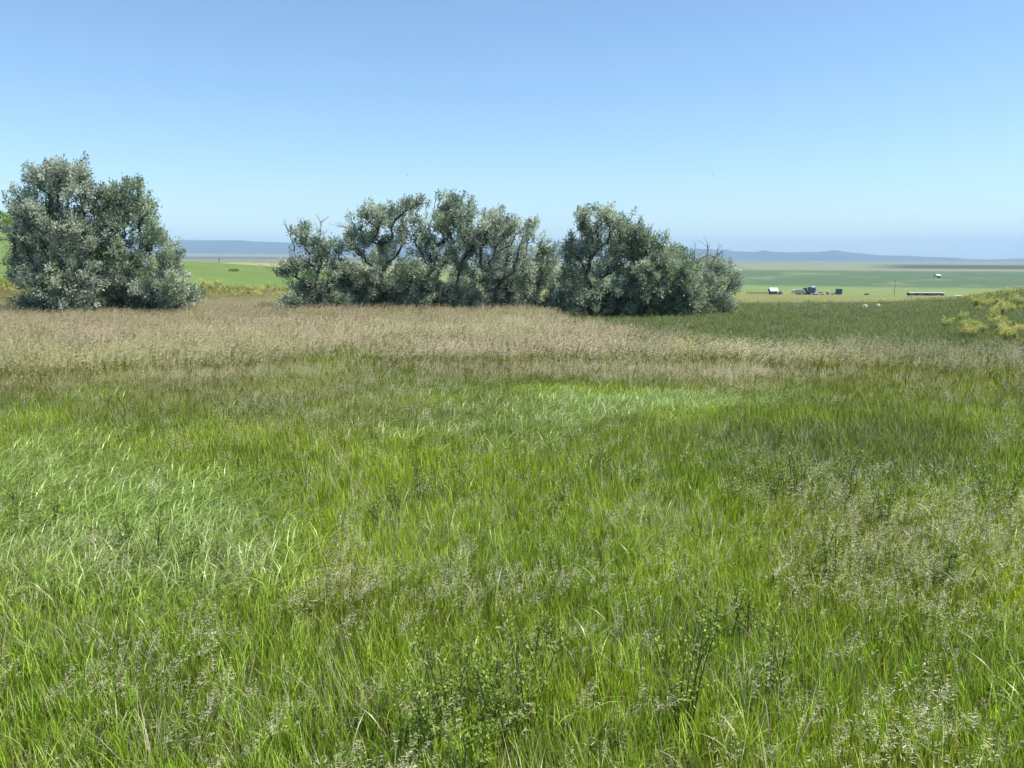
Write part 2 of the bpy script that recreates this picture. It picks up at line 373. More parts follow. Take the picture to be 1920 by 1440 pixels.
def olive_tree(name, label, base_px, Y, lobes, seed, puffs=1.0, dead=(), stems=3, lvs=92, open_=0.0, group=None):
    g = np.random.default_rng(seed)
    x0 = at(base_px, 560, Y)[0]; z0 = float(terrain(x0, Y)); base = np.array([x0, Y, z0 - 0.08])
    s = Y / F_PX / cP                                              # metres per photo pixel at this depth
    pts = []; rad = []
    wl = min(l[0] - l[2] for l in lobes); wr = max(l[0] + l[2] for l in lobes); wl, wr = wl * .8 + base_px * .2, wr * .8 + base_px * .2
    lobes = list(lobes) + [((wl + wr) / 2 + (k_ - .5) * (wr - wl) * .48, 565, (wr - wl) * .26, 15) for k_ in (0, 1)]
    for (lx, ly, rx, ry) in lobes:
        c = at(lx, ly, Y); rxm, rzm = rx * s, ry * s; rym = min(max(0.75 * rxm, 0.8), 2.0)
        vol = rxm * rzm * rym; k_ = int((34 * vol ** 0.8 + 5) * puffs * (1.6 if ly > 550 else .86))
        d = g.normal(size=(k_, 3)); d /= np.linalg.norm(d, axis=1, keepdims=True); rr = (g.random((k_, 1)) ** 0.42) * 0.98
        q = c + d * rr * np.array([rxm, rym, rzm]) + np.array([0, g.normal(0, 0.35), 0])
        pts.append(q)
    q = np.concatenate(pts); q = q[q[:, 2] > z0 + 0.25]
    hi = q[q[:, 2] > z0 + 0.45 * (q[:, 2].max() - z0)]; k_ = int(len(q) * .22) + 4           # ragged leafy shoots above the crown
    sh = hi[g.integers(len(hi), size=k_)] + np.stack([g.normal(0, .25, k_), g.normal(0, .2, k_), .08 + .34 * g.random(k_)], 1)
    shoot = np.concatenate([np.zeros(len(q), bool), np.ones(k_, bool)]); q = np.concatenate([q, sh])
    st = []
    for k_ in range(stems):
        t_ = q[g.integers(len(q))]; st.append(base + np.array([(t_[0] - base[0]) * 0.22 + g.normal(0, .12), g.normal(0, .3), 0.8 + 0.7 * g.random()]))
    nodes, par, rad, tips = grow(base, q, g, st); order = np.argsort(np.linalg.norm(q - base, axis=1)); shoot = shoot[order]
    i = np.arange(1, len(nodes))
    root = empty(name, base - np.array([0, 0, -0.08])); org = np.array(root.location)
    STATS.append((len(tips), lvs)); mb = MB(); r_child = np.minimum(rad[i], rad[par[i]]); r_par = np.minimum(rad[par[i]], r_child * 1.7)
    big = r_child > 0.025
    tube_edges(mb, nodes[par[i]][big] - org, nodes[i][big] - org, r_par[big], r_child[big], 6)
    small = ~big
    tube_edges(mb, nodes[par[i]][small] - org, nodes[i][small] - org, r_par[small], r_child[small], 3)
    mb.build('trunk', M['bark'], root, True)
    # crown: sprays of narrow leaves round every twig end
    C0 = np.array([t[1] for t in tips]); par_of = np.array([nodes[par[t[0]]] for t in tips])
    keep = g.random(len(C0)) > open_; C0 = C0[keep]; par_of = par_of[keep]; shoot = shoot[keep]
    cm = MB(); cen = C0.mean(0)
    out_ = C0 - np.array([base[0], base[1], z0 + 1.2]); out_ /= np.linalg.norm(out_, axis=1, keepdims=True)
    k_ = lvs; n_ = len(C0)
    pr = (0.17 + 0.13 * g.random(n_)) * np.where(shoot, .45, 1)
    off = g.normal(0, 1, (n_, k_, 3)) * pr[:, None, None] * np.array([1, 1, 1.05]) * 0.52
    twig = out_[:, None, :] * (g.random((n_, k_, 1)) * 0.34 - 0.12)
    P = C0[:, None, :] + off * 0.8 + twig
    D = off / np.linalg.norm(off, axis=2, keepdims=True) + out_[:, None, :] * 0.7 + g.normal(0, .5, (n_, k_, 3)) + np.array([0, 0, 0.15])
    tone = np.clip(0.45 + 0.34 * g.normal(size=(n_, 1)) + 0.18 * g.normal(size=(n_, k_)), 0, 1)
    P = P.reshape(-1, 3); D = D.reshape(-1, 3); tone = tone.reshape(-1)
    ok = (P[:, 2] > z0 + 0.12) & ~(np.repeat(shoot, k_) & (g.random(len(P)) < .62)); P, D, tone = P[ok], D[ok], tone[ok]
    leaves(cm, P - org, D, 0.10 + 0.08 * g.random(len(P)), 0.036 + 0.03 * g.random(len(P)), tone, g)
    cm.build('crown', M['olive_leaf'], root)
    for (dx, dy, ex, ey) in dead:                                   # bare grey branches that stick out of the crown
        p0 = at(dx, dy, Y) - org; p1 = at(ex, ey, Y) - org; db = MB(); V = [p0]
        for t in (0.25, 0.5, 0.75, 1): V.append(p0 + (p1 - p0) * t + g.normal(0, 0.05, 3))
        V = np.array(V); rr = np.linspace(0.028, 0.009, 5); E0 = [V[:-1]]; E1 = [V[1:]]; RA = [rr[:-1]]; RB = [rr[1:]]
        for t in range(9):
            u = 0.25 + 0.75 * g.random(); s0 = p0 + (p1 - p0) * u; dv = (p1 - p0); L = 0.22 + 0.3 * g.random()
            dd = dv / np.linalg.norm(dv) + g.normal(0, 0.6, 3); dd /= np.linalg.norm(dd); e0 = s0 + dd * L; e1 = e0 + (dd + g.normal(0, .5, 3)) * L * .5
            E0.append(np.array([s0, e0])); E1.append(np.array([e0, e1])); RA.append(np.array([.012, .008])); RB.append(np.array([.008, .005]))
        tube_edges(db, np.concatenate(E0), np.concatenate(E1), np.concatenate(RA), np.concatenate(RB), 4)
        db.build('dead_branch', M['dead'], root, True)
    return tag(root, label, 'tree', group)

YL, YC = 37.5, 40.0; STATS = []
olive_tree('olive_tree', 'tall rounded silver olive tree at the far end of the grove, hillside behind it', 110, YL,
           [(88, 345, 48, 36), (135, 332, 42, 26), (158, 372, 40, 46), (52, 395, 38, 42), (38, 450, 32, 40), (95, 430, 75, 50), (160, 450, 70, 60), (55, 505, 48, 40), (140, 520, 90, 48), (150, 555, 60, 18)], 11, 1.15, stems=4, open_=.05)
olive_tree('olive_tree', 'silver olive tree leaning against the tallest rounded olive, low shrub at its foot', 225, YL + .4,
           [(236, 366, 36, 32), (266, 398, 28, 32), (222, 415, 44, 46), (288, 442, 26, 24), (205, 380, 30, 30), (235, 480, 52, 46), (225, 535, 62, 38)], 12, 1.15, stems=3)
olive_tree('olive_shrub', 'low silver olive shrub spreading beside the tallest rounded olive', 290, YL - .5,
           [(318, 480, 18, 26), (305, 510, 34, 30), (335, 528, 28, 24), (290, 548, 45, 22), (345, 552, 22, 14)], 13, 1.25, stems=3)
olive_tree('olive_tree', 'straggly low olive tree with bare grey top twigs and a branch reaching sideways', 612, YC,
           [(568, 450, 17, 26), (602, 465, 30, 30), (555, 500, 26, 18), (530, 514, 14, 7), (620, 505, 48, 36), (600, 545, 36, 22), (575, 530, 20, 22)], 14, 1.0,
           [(552, 470, 538, 425), (600, 450, 602, 414), (575, 450, 566, 418), (520, 518, 511, 505)], 3, open_=.2)
olive_tree('olive_tree', 'broad dark-limbed olive tree with one dead twig at its top', 722, YC + .3,
           [(685, 422, 32, 34), (715, 405, 22, 22), (752, 412, 32, 32), (772, 388, 20, 18), (660, 455, 30, 26), (720, 460, 55, 36), (700, 510, 60, 36), (660, 540, 45, 26), (745, 548, 60, 22)], 15, 1.0,
           [(683, 405, 684, 380), (662, 430, 638, 424)], 3, open_=.2)
olive_tree('olive_tree', 'tallest olive tree in the middle of the long grove', 815, YC - .2,
           [(842, 386, 24, 18), (866, 402, 26, 22), (838, 415, 34, 30), (800, 440, 34, 34), (870, 440, 38, 34), (830, 480, 56, 36), (790, 520, 46, 34), (840, 545, 55, 24)], 16, 1.0, (), 3, open_=.2)
olive_tree('olive_tree', 'olive tree with thick dark forked limbs showing through thin silver leaves', 905, YC - .5,
           [(925, 412, 26, 20), (945, 425, 26, 24), (905, 440, 30, 26), (970, 440, 28, 28), (990, 432, 9, 16), (935, 475, 58, 34), (975, 495, 34, 34), (900, 520, 48, 34), (955, 540, 50, 28)], 17, 0.95, (), 4, open_=.2)
olive_tree('olive_tree', 'low open olive tree with arching branches, in the dip of the grove', 990, YC + .6,
           [(1018, 475, 20, 20), (1030, 500, 30, 30), (1010, 525, 30, 26), (1040, 535, 26, 20)], 18, 1.0, (), 3, open_=.2)
olive_tree('olive_tree', 'upright olive tree with a narrow leafy spire on one side', 1120, YC - .8,
           [(1093, 408, 10, 16), (1098, 440, 14, 22), (1133, 406, 20, 15), (1150, 425, 28, 22), (1140, 455, 42, 30), (1075, 470, 32, 28), (1110, 500, 58, 36), (1090, 545, 48, 24), (1140, 550, 48, 24)], 19, 1.05, (), 4, open_=.1)
olive_tree('olive_tree', 'dense sloping-crowned olive tree with pale sunlit side near the bare-topped one', 1205, YC - .6,
           [(1188, 440, 24, 20), (1205, 455, 34, 26), (1232, 475, 30, 28), (1190, 490, 48, 36), (1245, 510, 34, 32), (1205, 535, 56, 34), (1255, 550, 26, 20)], 20, 1.15, (), 3)
olive_tree('olive_tree', 'slim short olive tree squeezed between denser olives', 1278, YC + .2,
           [(1272, 478, 12, 16), (1280, 505, 18, 24), (1290, 535, 26, 28), (1275, 552, 24, 16)], 21, 1.1, (), 2)
olive_tree('olive_tree', 'outermost olive tree with dead bare tops, nearest the farm', 1318, YC + 2.0,
           [(1325, 505, 22, 22), (1350, 505, 22, 20), (1370, 530, 18, 18), (1335, 535, 36, 22), (1310, 545, 26, 16)], 22, 1.15,
           [(1308, 505, 1299, 470), (1325, 500, 1328, 462), (1338, 495, 1345, 468)], 3, open_=.1)

G0 = 'olive suckers filling the foot of the long grove'
for i_, (px, w_, h_, dy) in enumerate([(570, 30, 18, 0.9), (650, 34, 24, 1.1), (690, 36, 26, 1.4), (770, 36, 30, 1.0), (800, 26, 20, 1.5), (860, 34, 30, 1.1), (950, 34, 30, 0.9), (1060, 30, 26, 0.9), (1085, 30, 20, 1.3), (1165, 32, 26, 0.9), (1180, 28, 18, 1.5), (1245, 30, 22, 1.3), (1300, 24, 20, 0.9)]):
    olive_tree('olive_shrub', 'low silver olive sucker bush filling the foot of the long grove', px, YC + dy, [(px, 556 - h_ * .6, w_ * .8, h_), (px + 6, 552, w_, 16)], 60 + i_, 1.1, (), 2, 80, 0, G0)

# ------------------------------------------------------------------ meadow grass
def strips(mb, base, az, L, lean, bend, W, rows, g, m=0, var=0, rnd=None, power=1.3, tipw=0.05, twist=0.6):
    """n curved tapering blades; az = direction they lean to"""
    n_ = len(base); t = np.linspace(0, 1, rows)
    th = lean[:, None] + bend[:, None] * t[None, :] ** power
    ds = L[:, None] / (rows - 1)
    hx = np.concatenate([np.zeros((n_, 1)), np.cumsum(np.sin(th[:, :-1]) * ds, 1)], 1); hz = np.concatenate([np.zeros((n_, 1)), np.cumsum(np.cos(th[:, :-1]) * ds, 1)], 1)
    h = np.stack([np.cos(az), np.sin(az), np.zeros(n_)], 1)
    P = base[:, None, :] + hx[:, :, None] * h[:, None, :]; P[:, :, 2] += hz
    ta = az + math.pi / 2 + g.normal(0, twist, n_); wd = np.stack([np.cos(ta), np.sin(ta), np.zeros(n_)], 1)
    prof = np.maximum(np.minimum(1, 0.55 + 1.5 * t) * (1 - t ** 2.2), tipw)
    wv = wd[:, None, :] * (W[:, None] * prof[None, :] / 2)[:, :, None]
    V = np.stack([P - wv, P + wv], 2)                                # n, rows, 2, 3
    j = np.arange(rows - 1); f = np.stack([2 * j, 2 * j + 1, 2 * j + 3, 2 * j + 2], 1)
    F = (np.arange(n_) * rows * 2)[:, None, None] + f[None]
    r_ = g.random(n_) if rnd is None else rnd
    mb.add(V.reshape(-1, 3), F.reshape(-1, 4), m, np.repeat(r_, rows * 2), var)
    return P
def disc(g, n_, rad):
    a_ = g.random(n_) * 2 * math.pi; r_ = np.sqrt(g.random(n_)) * rad
    return np.stack([r_ * np.cos(a_), r_ * np.sin(a_), np.full(n_, -0.03)], 1)
def wind(g, n_, spread): return g.normal(0.0, spread, n_)            # wind blows towards +X
def tuft_upright(mb, g, var, n_=22, rad=.15, hmin=.2, hmax=.46, wid=.0092, rows=5):
    L = hmin + (hmax - hmin) * g.random(n_)
    strips(mb, disc(g, n_, rad), g.random(n_) * 6.28, L, np.abs(g.normal(0, .12, n_)), np.abs(g.normal(.25, .36, n_)), wid * (0.6 + .8 * g.random(n_)), rows, g, 0, var)
def tuft_arch(mb, g, var, n_=9, rad=.16, wid=.015, rows=7):
    L = .38 + .38 * g.random(n_)
    strips(mb, disc(g, n_, rad), wind(g, n_, 1.2), L, .02 + .2 * g.random(n_), 1.5 + 1.2 * g.random(n_), wid * (.7 + .6 * g.random(n_)), rows, g, 1, var, power=1.6)
    tuft_upright(mb, g, var, n_ + 2, rad, .22, .42, wid * .9, 4)
def tuft_seed(mb, g, var, stems=5, blades=14, rad=.16, wid=.009, rows=5, h=(.5, .78), spk=12, spw=.0062, spl=.034):
    tuft_upright(mb, g, var, blades, rad, .22, .44, wid * 1.3, rows)
    L = h[0] + (h[1] - h[0]) * g.random(stems)
    P = strips(mb, disc(g, stems, rad * .8), wind(g, stems, .7), L, np.abs(g.normal(.05, .07, stems)), .25 + .45 * g.random(stems), np.full(stems, wid * .42), 7, g, 0, var, power=2.2, tipw=.5)
    a0 = P[:, -2] * .8 + P[:, -3] * .2; b0 = P[:, -1]
    for s_ in range(stems):
        u = np.sort(g.random(spk)) * 1.05; q = a0[s_] + (b0[s_] - a0[s_]) * u[:, None] * 1.3 + g.normal(0, .006, (spk, 3))
        az_ = wind(g, spk, .9); q = q + np.stack([np.cos(az_), np.sin(az_), g.normal(0, .4, spk)], 1) * (.028 * g.random(spk) * (1.2 - u * .7))[:, None]
        strips(mb, q, az_, spl * (.6 + .8 * g.random(spk)), 1.1 + .6 * g.random(spk), .2 + .6 * g.random(spk), spw * (.7 + .7 * g.random(spk)), 3, g, 2, var, twist=1.2)
def tuft_straw(mb, g, var, n_=12, rad=.18):
    strips(mb, disc(g, n_, rad), g.random(n_) * 6.28, .35 + .4 * g.random(n_), .1 + .5 * g.random(n_), g.normal(.1, .4, n_), .004 + .003 * g.random(n_), 4, g, 3, var)
    tuft_upright(mb, g, var, 8, rad)

def scatter_nodes():
    ng = bpy.data.node_groups.new('scatter_tufts', 'GeometryNodeTree')
    ng.interface.new_socket('Geometry', in_out='INPUT', socket_type='NodeSocketGeometry'); ng.interface.new_socket('Geometry', in_out='OUTPUT', socket_type='NodeSocketGeometry')
    nn = ng.nodes; L = ng.links.new
    gi = nn.new('NodeGroupInput'); go = nn.new('NodeGroupOutput')
    def attr(name, typ):
        x = nn.new('GeometryNodeInputNamedAttribute'); x.data_type = typ; x.inputs['Name'].default_value = name; return x.outputs['Attribute']
    sep = nn.new('GeometryNodeSeparateGeometry'); sep.domain = 'POINT'
    L(gi.outputs[0], sep.inputs['Geometry']); L(attr('is_point', 'BOOLEAN'), sep.inputs['Selection'])
    sp = nn.new('GeometryNodeSplitToInstances'); sp.domain = 'FACE'
    L(sep.outputs['Inverted'], sp.inputs[0]); L(attr('var', 'INT'), sp.inputs['Group ID'])
    ip = nn.new('GeometryNodeInstanceOnPoints'); ip.inputs['Pick Instance'].default_value = True
    L(sep.outputs['Selection'], ip.inputs['Points']); L(sp.outputs[0], ip.inputs['Instance'])
    L(attr('pick', 'INT'), ip.inputs['Instance Index']); L(attr('turn', 'FLOAT_VECTOR'), ip.inputs['Rotation']); L(attr('size', 'FLOAT_VECTOR'), ip.inputs['Scale'])
    L(ip.outputs[0], go.inputs[0]); return ng
SC = scatter_nodes()
MATS = [M['blade'], M['arch'], M['seed'], M['straw']]
def grass(name, label, mb, X, Y, pick, yaw, size, tint, tint2, cat='grass'):
    Z = terrain(X, Y); n_ = len(X); pts = np.stack([X, Y, Z], 1)
    me = mb.mesh(name, MATS, True, pts); nv = len(me.vertices)
    def put(nm, typ, arr, key, d=1):
        a_ = me.attributes.new(nm, typ, 'POINT'); full = np.zeros((nv, d), np.float32 if typ != 'INT' else np.int32); full[nv - n_:] = np.asarray(arr).reshape(n_, d)
        a_.data.foreach_set(key, full.reshape(-1))
    b_ = me.attributes.new('is_point', 'BOOLEAN', 'POINT'); q = np.zeros(nv, bool); q[nv - n_:] = True; b_.data.foreach_set('value', q)
    put('pick', 'INT', pick, 'value')
    put('turn', 'FLOAT_VECTOR', np.stack([rng.normal(0, .06, n_), rng.normal(0, .06, n_), yaw], 1), 'vector', 3)
    put('size', 'FLOAT_VECTOR', size, 'vector', 3)
    put('tint', 'FLOAT_VECTOR', tint, 'vector', 3); put('tint2', 'FLOAT_VECTOR', tint2, 'vector', 3)
    ob = link(name, me); md = ob.modifiers.new('scatter', 'NODES'); md.node_group = SC
    return tag(ob, label, cat, kind='stuff')

# points: even in area, density falls with distance as the tufts get coarser
def scatter_pts(r0, r1, dens, half=0.86):
    n_ = int(dens * half * (r1 * r1 - r0 * r0)); r_ = np.sqrt(r0 * r0 + (r1 * r1 - r0 * r0) * rng.random(n_)); a_ = (rng.random(n_) * 2 - 1) * half
    return r_ * np.sin(a_), r_ * np.cos(a_)
XX, YY, LOD = [], [], []
for lod, (r0, r1, dn) in enumerate([(1.6, 9, 150), (9, 20, 95), (20, 62, 30), (62, 115, 5)]):
    x_, y_ = scatter_pts(r0, r1, dn, (.9, .8, .74, .74)[lod]); XX.append(x_); YY.append(y_); LOD.append(np.full(len(x_), lod))
X = np.concatenate(XX); Y = np.concatenate(YY); LOD = np.concatenate(LOD)
PX, PY = pix(X, Y, terrain(X, Y) + .45)
jx = PX + 90 * (fbm(X / 2.2, Y / 2.2, 1) - .5) * 2; jy = PY + (PY - 470) * .16 * (fbm(X / 2.6 + 40, Y / 2.6, 2) - .5) * 2
def ell(cx, cy, rx, ry, soft=.5):
    d = np.hypot((jx - cx) / rx, (jy - cy) / ry); return smooth(d, 1 + soft, 1 - soft)
tan_bot = np.interp(jx, [-400, 0, 330, 640, 1000, 1300, 1500, 1920, 2300], [700, 700, 690, 668, 668, 680, 690, 700, 705])
tan_top = np.interp(jx, [-400, 960, 1060, 1250, 1400, 1550, 1920, 2300], [540, 560, 608, 638, 648, 654, 662, 664])
big_n = (fbm(X / 5.5 + 13, Y / 5.5 + 3, 0) - .5) * 2; tan_bot = tan_bot + 26 * big_n + smooth(jx, 700, 250) * 12
w_tan = smooth(jy, tan_top - 6, tan_top + 8) * smooth(jy, tan_bot + 34, tan_bot - 22)
w_tan = np.maximum(w_tan, .30 * smooth(jy, 770, 700) * smooth(jx, 1000, 600) * smooth(jy, 560, 600))
w_dark = smooth(tan_top - jy, -6, 8) * smooth(jx, 960, 1080)                   # fine blue-green grass beyond the tan band
w_arch = np.maximum.reduce([ell(1190, 735, 250, 34), ell(880, 745, 260, 60) * .45, ell(150, 915, 300, 95) * .95, ell(380, 960, 160, 60) * .6])
w_seedR = ell(1690, 985, 260, 110) * .95 + ell(1500, 900, 130, 60) * .3
w_seedM = ell(600, 740, 300, 55) * .55 + ell(820, 1050, 300, 60) * .5 + ell(620, 1010, 60, 80) * .6 + ell(330, 1180, 90, 60) * .25 + ell(650, 1390, 90, 50) * .35 + ell(1720, 1390, 160, 70) * .5
w_olive = ell(1580, 805, 260, 42, .45)
u = rng.random(len(X)); patch = fbm(X / 1.7, Y / 1.7 + 70, 3); patch2 = fbm(X / 6, Y / 6 + 20, 4)
beyond = (LOD == 3) | ((np.hypot(X, Y) > 50) & (PX < 900))
kind = np.zeros(len(X), int)                                                    # 0 upright 1 arching 2 seeded 3 straw
kind[u < 0.05] = 3
kind[(u > .975) & (PY > 700)] = 1
kind[(u > .80) & (u < .875)] = 2
kind[u < w_seedM * .5] = 2; kind[u < w_seedR * .42] = 2
kind[(u < w_arch * .72)] = 1
kind[(w_tan * (.74 - .34 * smooth(jx, 1380, 1600)) > u)] = 2
kind[w_dark > .5] = 0; kind[(w_olive > .5) & (u > .22)] = 0
kind[(w_dark > .5) & (u > .93)] = 2
# blade colours by place
def lerp(a_, b_, t): return a_ + (b_ - a_) * np.asarray(t)[:, None]
C = lambda *q: np.array(q)[None, :] * np.ones((len(X), 1))
tint = lerp(C(0.140, 0.238, 0.040), C(0.225, 0.330, 0.044), smooth(patch * .6 + patch2 * .4, .25, .75))
tint = lerp(tint, C(0.116, 0.163, 0.050), smooth(jy, 900, 720) * .55 * (1 - smooth(patch, .5, .7)))
tint = lerp(tint, C(0.225, 0.345, 0.165), np.clip(w_arch, 0, 1) * .7)
tint = lerp(tint, C(0.163, 0.194, 0.070), np.clip(w_seedR + w_seedM, 0, 1) * .5)
tint = lerp(tint, C(0.10, 0.158, 0.064), w_olive * .7)
tint = lerp(tint, C(0.17, 0.20, 0.085), w_tan * .7)
tint = lerp(tint, lerp(C(.088, .142, .070), C(.140, .192, .092), patch), w_dark)
tint = lerp(tint, lerp(C(0.140, 0.185, 0.060), C(0.21, 0.225, 0.06), patch), beyond * 1.0)
tint2 = lerp(C(.34, .33, .20), C(.56, .52, .36), rng.random(len(X)))
tint2 = lerp(tint2, C(.43, .43, .28), np.clip(w_seedR, 0, 1))
pinkish = smooth(fbm(X / 5, Y / 5 + 9, 6), .4, .62); tl = lerp(C(.57, .51, .35), C(.57, .47, .355), pinkish)
tl = lerp(tl, C(.42, .36, .24), smooth(jy, 612, 598) * smooth(jx, 1250, 900) * .75)
tl = lerp(tl, C(.54, .50, .30), smooth(jy, 620, 655) * smooth(jx, 620, 300))
tl = lerp(tl, C(.38, .34, .23), smooth(jx, 1480, 1640))
tint2 = lerp(tint2, tl, np.clip(w_tan * 1.3, 0, 1))
tint2 = lerp(tint2, C(.20, .24, .14), w_dark); tint2 = lerp(tint2, C(.34, .31, .15), beyond)
j_ = (0.75 + .5 * rng.random((len(X), 1))); tint *= j_ * np.array([[1.60, 1.42, 1.06]]); tint2 *= (0.85 + .3 * rng.random((len(X), 1)))
size = np.ones((len(X), 3)) * (0.8 + .4 * rng.random(len(X)))[:, None]
size[:, 2] *= 0.85 + .3 * patch
size[(w_dark > .5) & (LOD == 2), 2] *= .62; size[(w_tan > .3), 2] *= 1.05; size[w_olive > .5, 2] *= .8
size[LOD == 0] *= np.array([.75, .75, .58]); size[LOD == 1] *= np.array([.8, .8, .62]); size[LOD == 2] *= np.array([1.2, 1.2, .92]); size[LOD == 3] *= np.array([2.4, 2.4, 1.0])
yaw0 = rng.random(len(X)) * 6.283; yaww = rng.normal(0, .35, len(X))
# keep open ground out of the green slope on the left and thin beyond the crest
keep = ~((LOD == 3) & (PX < 900) & (np.hypot(X, Y) > 66 + 22 * patch)) & ~((LOD == 3) & (PX >= 900) & (rng.random(len(X)) > .6))
g = np.random.default_rng(3)
def variants(fn, specs, per=5):
    mb = MB(); var = 0; groups = []
    for sp in specs:
        ids = []
        for _ in range(per): fn(mb, g, var, **sp); ids.append(var); var += 1
        groups.append(ids)
    return mb, groups
def emit(kd, name, label, fn, specs, yaw):
    mb, groups = variants(fn, specs); sel = np.where((kind == kd) & keep)[0]
    lv = np.where((w_dark > .5) & (LOD == 2) & (kd == 0), 4, np.minimum(LOD, 3))[sel]
    pk = np.array([groups[min(l_, len(groups) - 1)][k_] for l_, k_ in zip(lv, rng.integers(0, 5, len(sel)))])
    grass(name, label, mb, X[sel], Y[sel], pk, yaw[sel], size[sel], tint[sel], tint2[sel])
emit(0, 'meadow_grass', 'upright bright green meadow grass filling the foreground', tuft_upright,
     [dict(), dict(n_=22, wid=.0115, rad=.18, rows=4), dict(n_=22, wid=.017, rad=.22, rows=4), dict(n_=18, wid=.04, rad=.25, rows=3), dict(n_=34, wid=.012, rad=.25, rows=3, hmin=.15)], yaw0)
emit(1, 'arching_grass', 'pale arching grass with wind-bent shining blades', tuft_arch,
     [dict(n_=9, wid=.0125), dict(n_=10, wid=.015, rad=.18, rows=6), dict(n_=11, wid=.021, rad=.2, rows=6), dict(n_=10, wid=.04, rad=.2, rows=4)], yaww)
emit(2, 'seeded_grass', 'tan seed-headed brome grass bending in the wind', tuft_seed,
     [dict(), dict(wid=.011, rad=.18, rows=4, spk=13, spw=.009), dict(stems=8, blades=14, wid=.014, rad=.24, rows=3, spk=10, spw=.012, spl=.042), dict(stems=5, blades=8, wid=.03, rad=.25, rows=3, spk=8, spw=.04, spl=.08)], yaww)
emit(3, 'dry_grass', 'dead grey straw stems tangled in the green grass', tuft_straw, [dict(), dict(), dict(n_=14)], yaw0)

# ------------------------------------------------------------------ weeds and yellow sweet clover, each plant a thing
def weed_meshes(seed, flowers, height, spread, stems, nl, leafsize):
    g = np.random.default_rng(seed); sm = MB(); lm = MB(); fm = MB()
    base = disc(g, stems, spread * .25); az = g.random(stems) * 6.28; L = height * (.7 + .35 * g.random(stems))
    lean = .04 + spread / height * .45 * g.random(stems); bend = g.normal(.08, .12, stems); t = np.linspace(0, 1, 9)
    E0, E1, RA, RB, TP, TD = [], [], [], [], [], []
    for s_ in range(stems):
        h = np.array([math.cos(az[s_]), math.sin(az[s_]), 0]); th = lean[s_] + bend[s_] * t
        P = base[s_] + np.cumsum(np.concatenate([[[0, 0, 0]], (np.sin(th)[:-1, None] * h + np.cos(th)[:-1, None] * np.array([0, 0, 1])) * L[s_] / 8]), 0)
        E0.append(P[:-1]); E1.append(P[1:]); rr = np.linspace(.0045, .0018, 9) * (1.6 if flowers else 1.25); RA.append(rr[:-1]); RB.append(rr[1:])
        TP.append(P[3:]); TD.append(np.repeat(h[None], 6, 0))
        for b_ in range(7):
            u_ = 2 + g.integers(0, 6); a2 = g.random() * 6.28; d = np.array([math.cos(a2) * .7, math.sin(a2) * .7, .75]); d /= np.linalg.norm(d); ln = L[s_] * (.12 + .16 * g.random())
            q0 = P[u_]; q1 = q0 + d * ln; E0.append(q0[None]); E1.append(q1[None]); RA.append(np.array([.0022])); RB.append(np.array([.0012]))
            uu = np.linspace(.2, 1, 6)[:, None]; TP.append(q0 + d * ln * uu); TD.append(np.repeat(d[None], 6, 0))
    tube_edges(sm, np.concatenate(E0), np.concatenate(E1), np.concatenate(RA), np.concatenate(RB), 4)
    TP = np.concatenate(TP); TD = np.concatenate(TD)
    i = g.integers(0, len(TP), nl); D = TD[i] * .4 + g.normal(0, 1, (nl, 3)) + np.array([0, 0, .3])
    leaves(lm, TP[i] + g.normal(0, .012, (nl, 3)), D, leafsize * (.7 + .6 * g.random(nl)), leafsize * .5 * (.7 + .6 * g.random(nl)), np.clip(.45 + .3 * g.normal(size=nl), 0, 1), g)
    out = [('stem', sm.mesh('weed_stem', [M['weed_stem']], True)), ('leaves', lm.mesh('weed_leaves', [M['weed_leaf']]))]
    if flowers:
        hi = TP[TP[:, 2] > height * .42]; i = g.integers(0, len(hi), flowers)
        leaves(fm, hi[i] + g.normal(0, .03, (flowers, 3)), g.normal(0, .6, (flowers, 3)) + np.array([0.2, 0, 1.0]), .05 + .06 * g.random(flowers), .018 + .014 * g.random(flowers), g.random(flowers), g)
        out.append(('flowers', fm.mesh('clover_flowers', [M['yellow']])))
    return out
def plant(name, label, cat, parts, px, py, sc, grp, top=.5):
    d = ray(px, py); zt = top; pos = None
    for _ in range(12):                                             # walk the sight line to where it meets the meadow
        tt = (CAM_Z - zt) / max(-d[2], 1e-3); pos = np.array([0, 0, CAM_Z]) + d * tt; zt = float(terrain(pos[0], pos[1])) + top
    o = empty(name, (pos[0], pos[1], zt - top), rng.random() * 6.28); o.scale = (sc, sc, sc)
    for nm, me in parts:
        c_ = link(nm, me, o)
        if nm != 'stem': c_['kind'] = 'stuff'
    return tag(o, label, cat, grp)
weeds = [weed_meshes(100 + i, 0, .55 + .1 * i, .3, 4 + i, 420, .03) for i in range(3)]
WEEDS = {('leafy dark-stemmed weed, one of a loose clump low in the bright grass', 'clump of leafy weeds in the bright grass'): [(800, 1290), (835, 1250), (880, 1330), (940, 1260), (985, 1235), (905, 1210)],
    ('leafy weed with thin dark stems standing in the pale arching grass', 'weeds in the pale arching grass'): [(240, 960), (292, 985), (95, 925), (360, 990), (30, 905)],
    ('leafy weed in a row along the edge of the dull olive grass patch', 'weeds along the olive grass'): [(1415, 845), (1470, 850), (1500, 870), (1540, 868), (1450, 890), (1590, 880), (1380, 880), (1850, 880), (1890, 900), (1380, 770), (1470, 790)],
    ('leafy weed among pale nodding seed heads', 'weeds among the seed heads'): [(1660, 915), (1780, 1010), (1560, 1000), (1290, 1225), (1340, 1110), (1395, 1090), (1460, 1200), (1010, 1130)],
    ('small leafy weed scattered in the yellow-green grass of the mid meadow', 'weeds in the mid meadow'): [(740, 905), (790, 880), (860, 850), (700, 930), (1130, 830), (1190, 850), (1060, 900)]}
i_ = 0
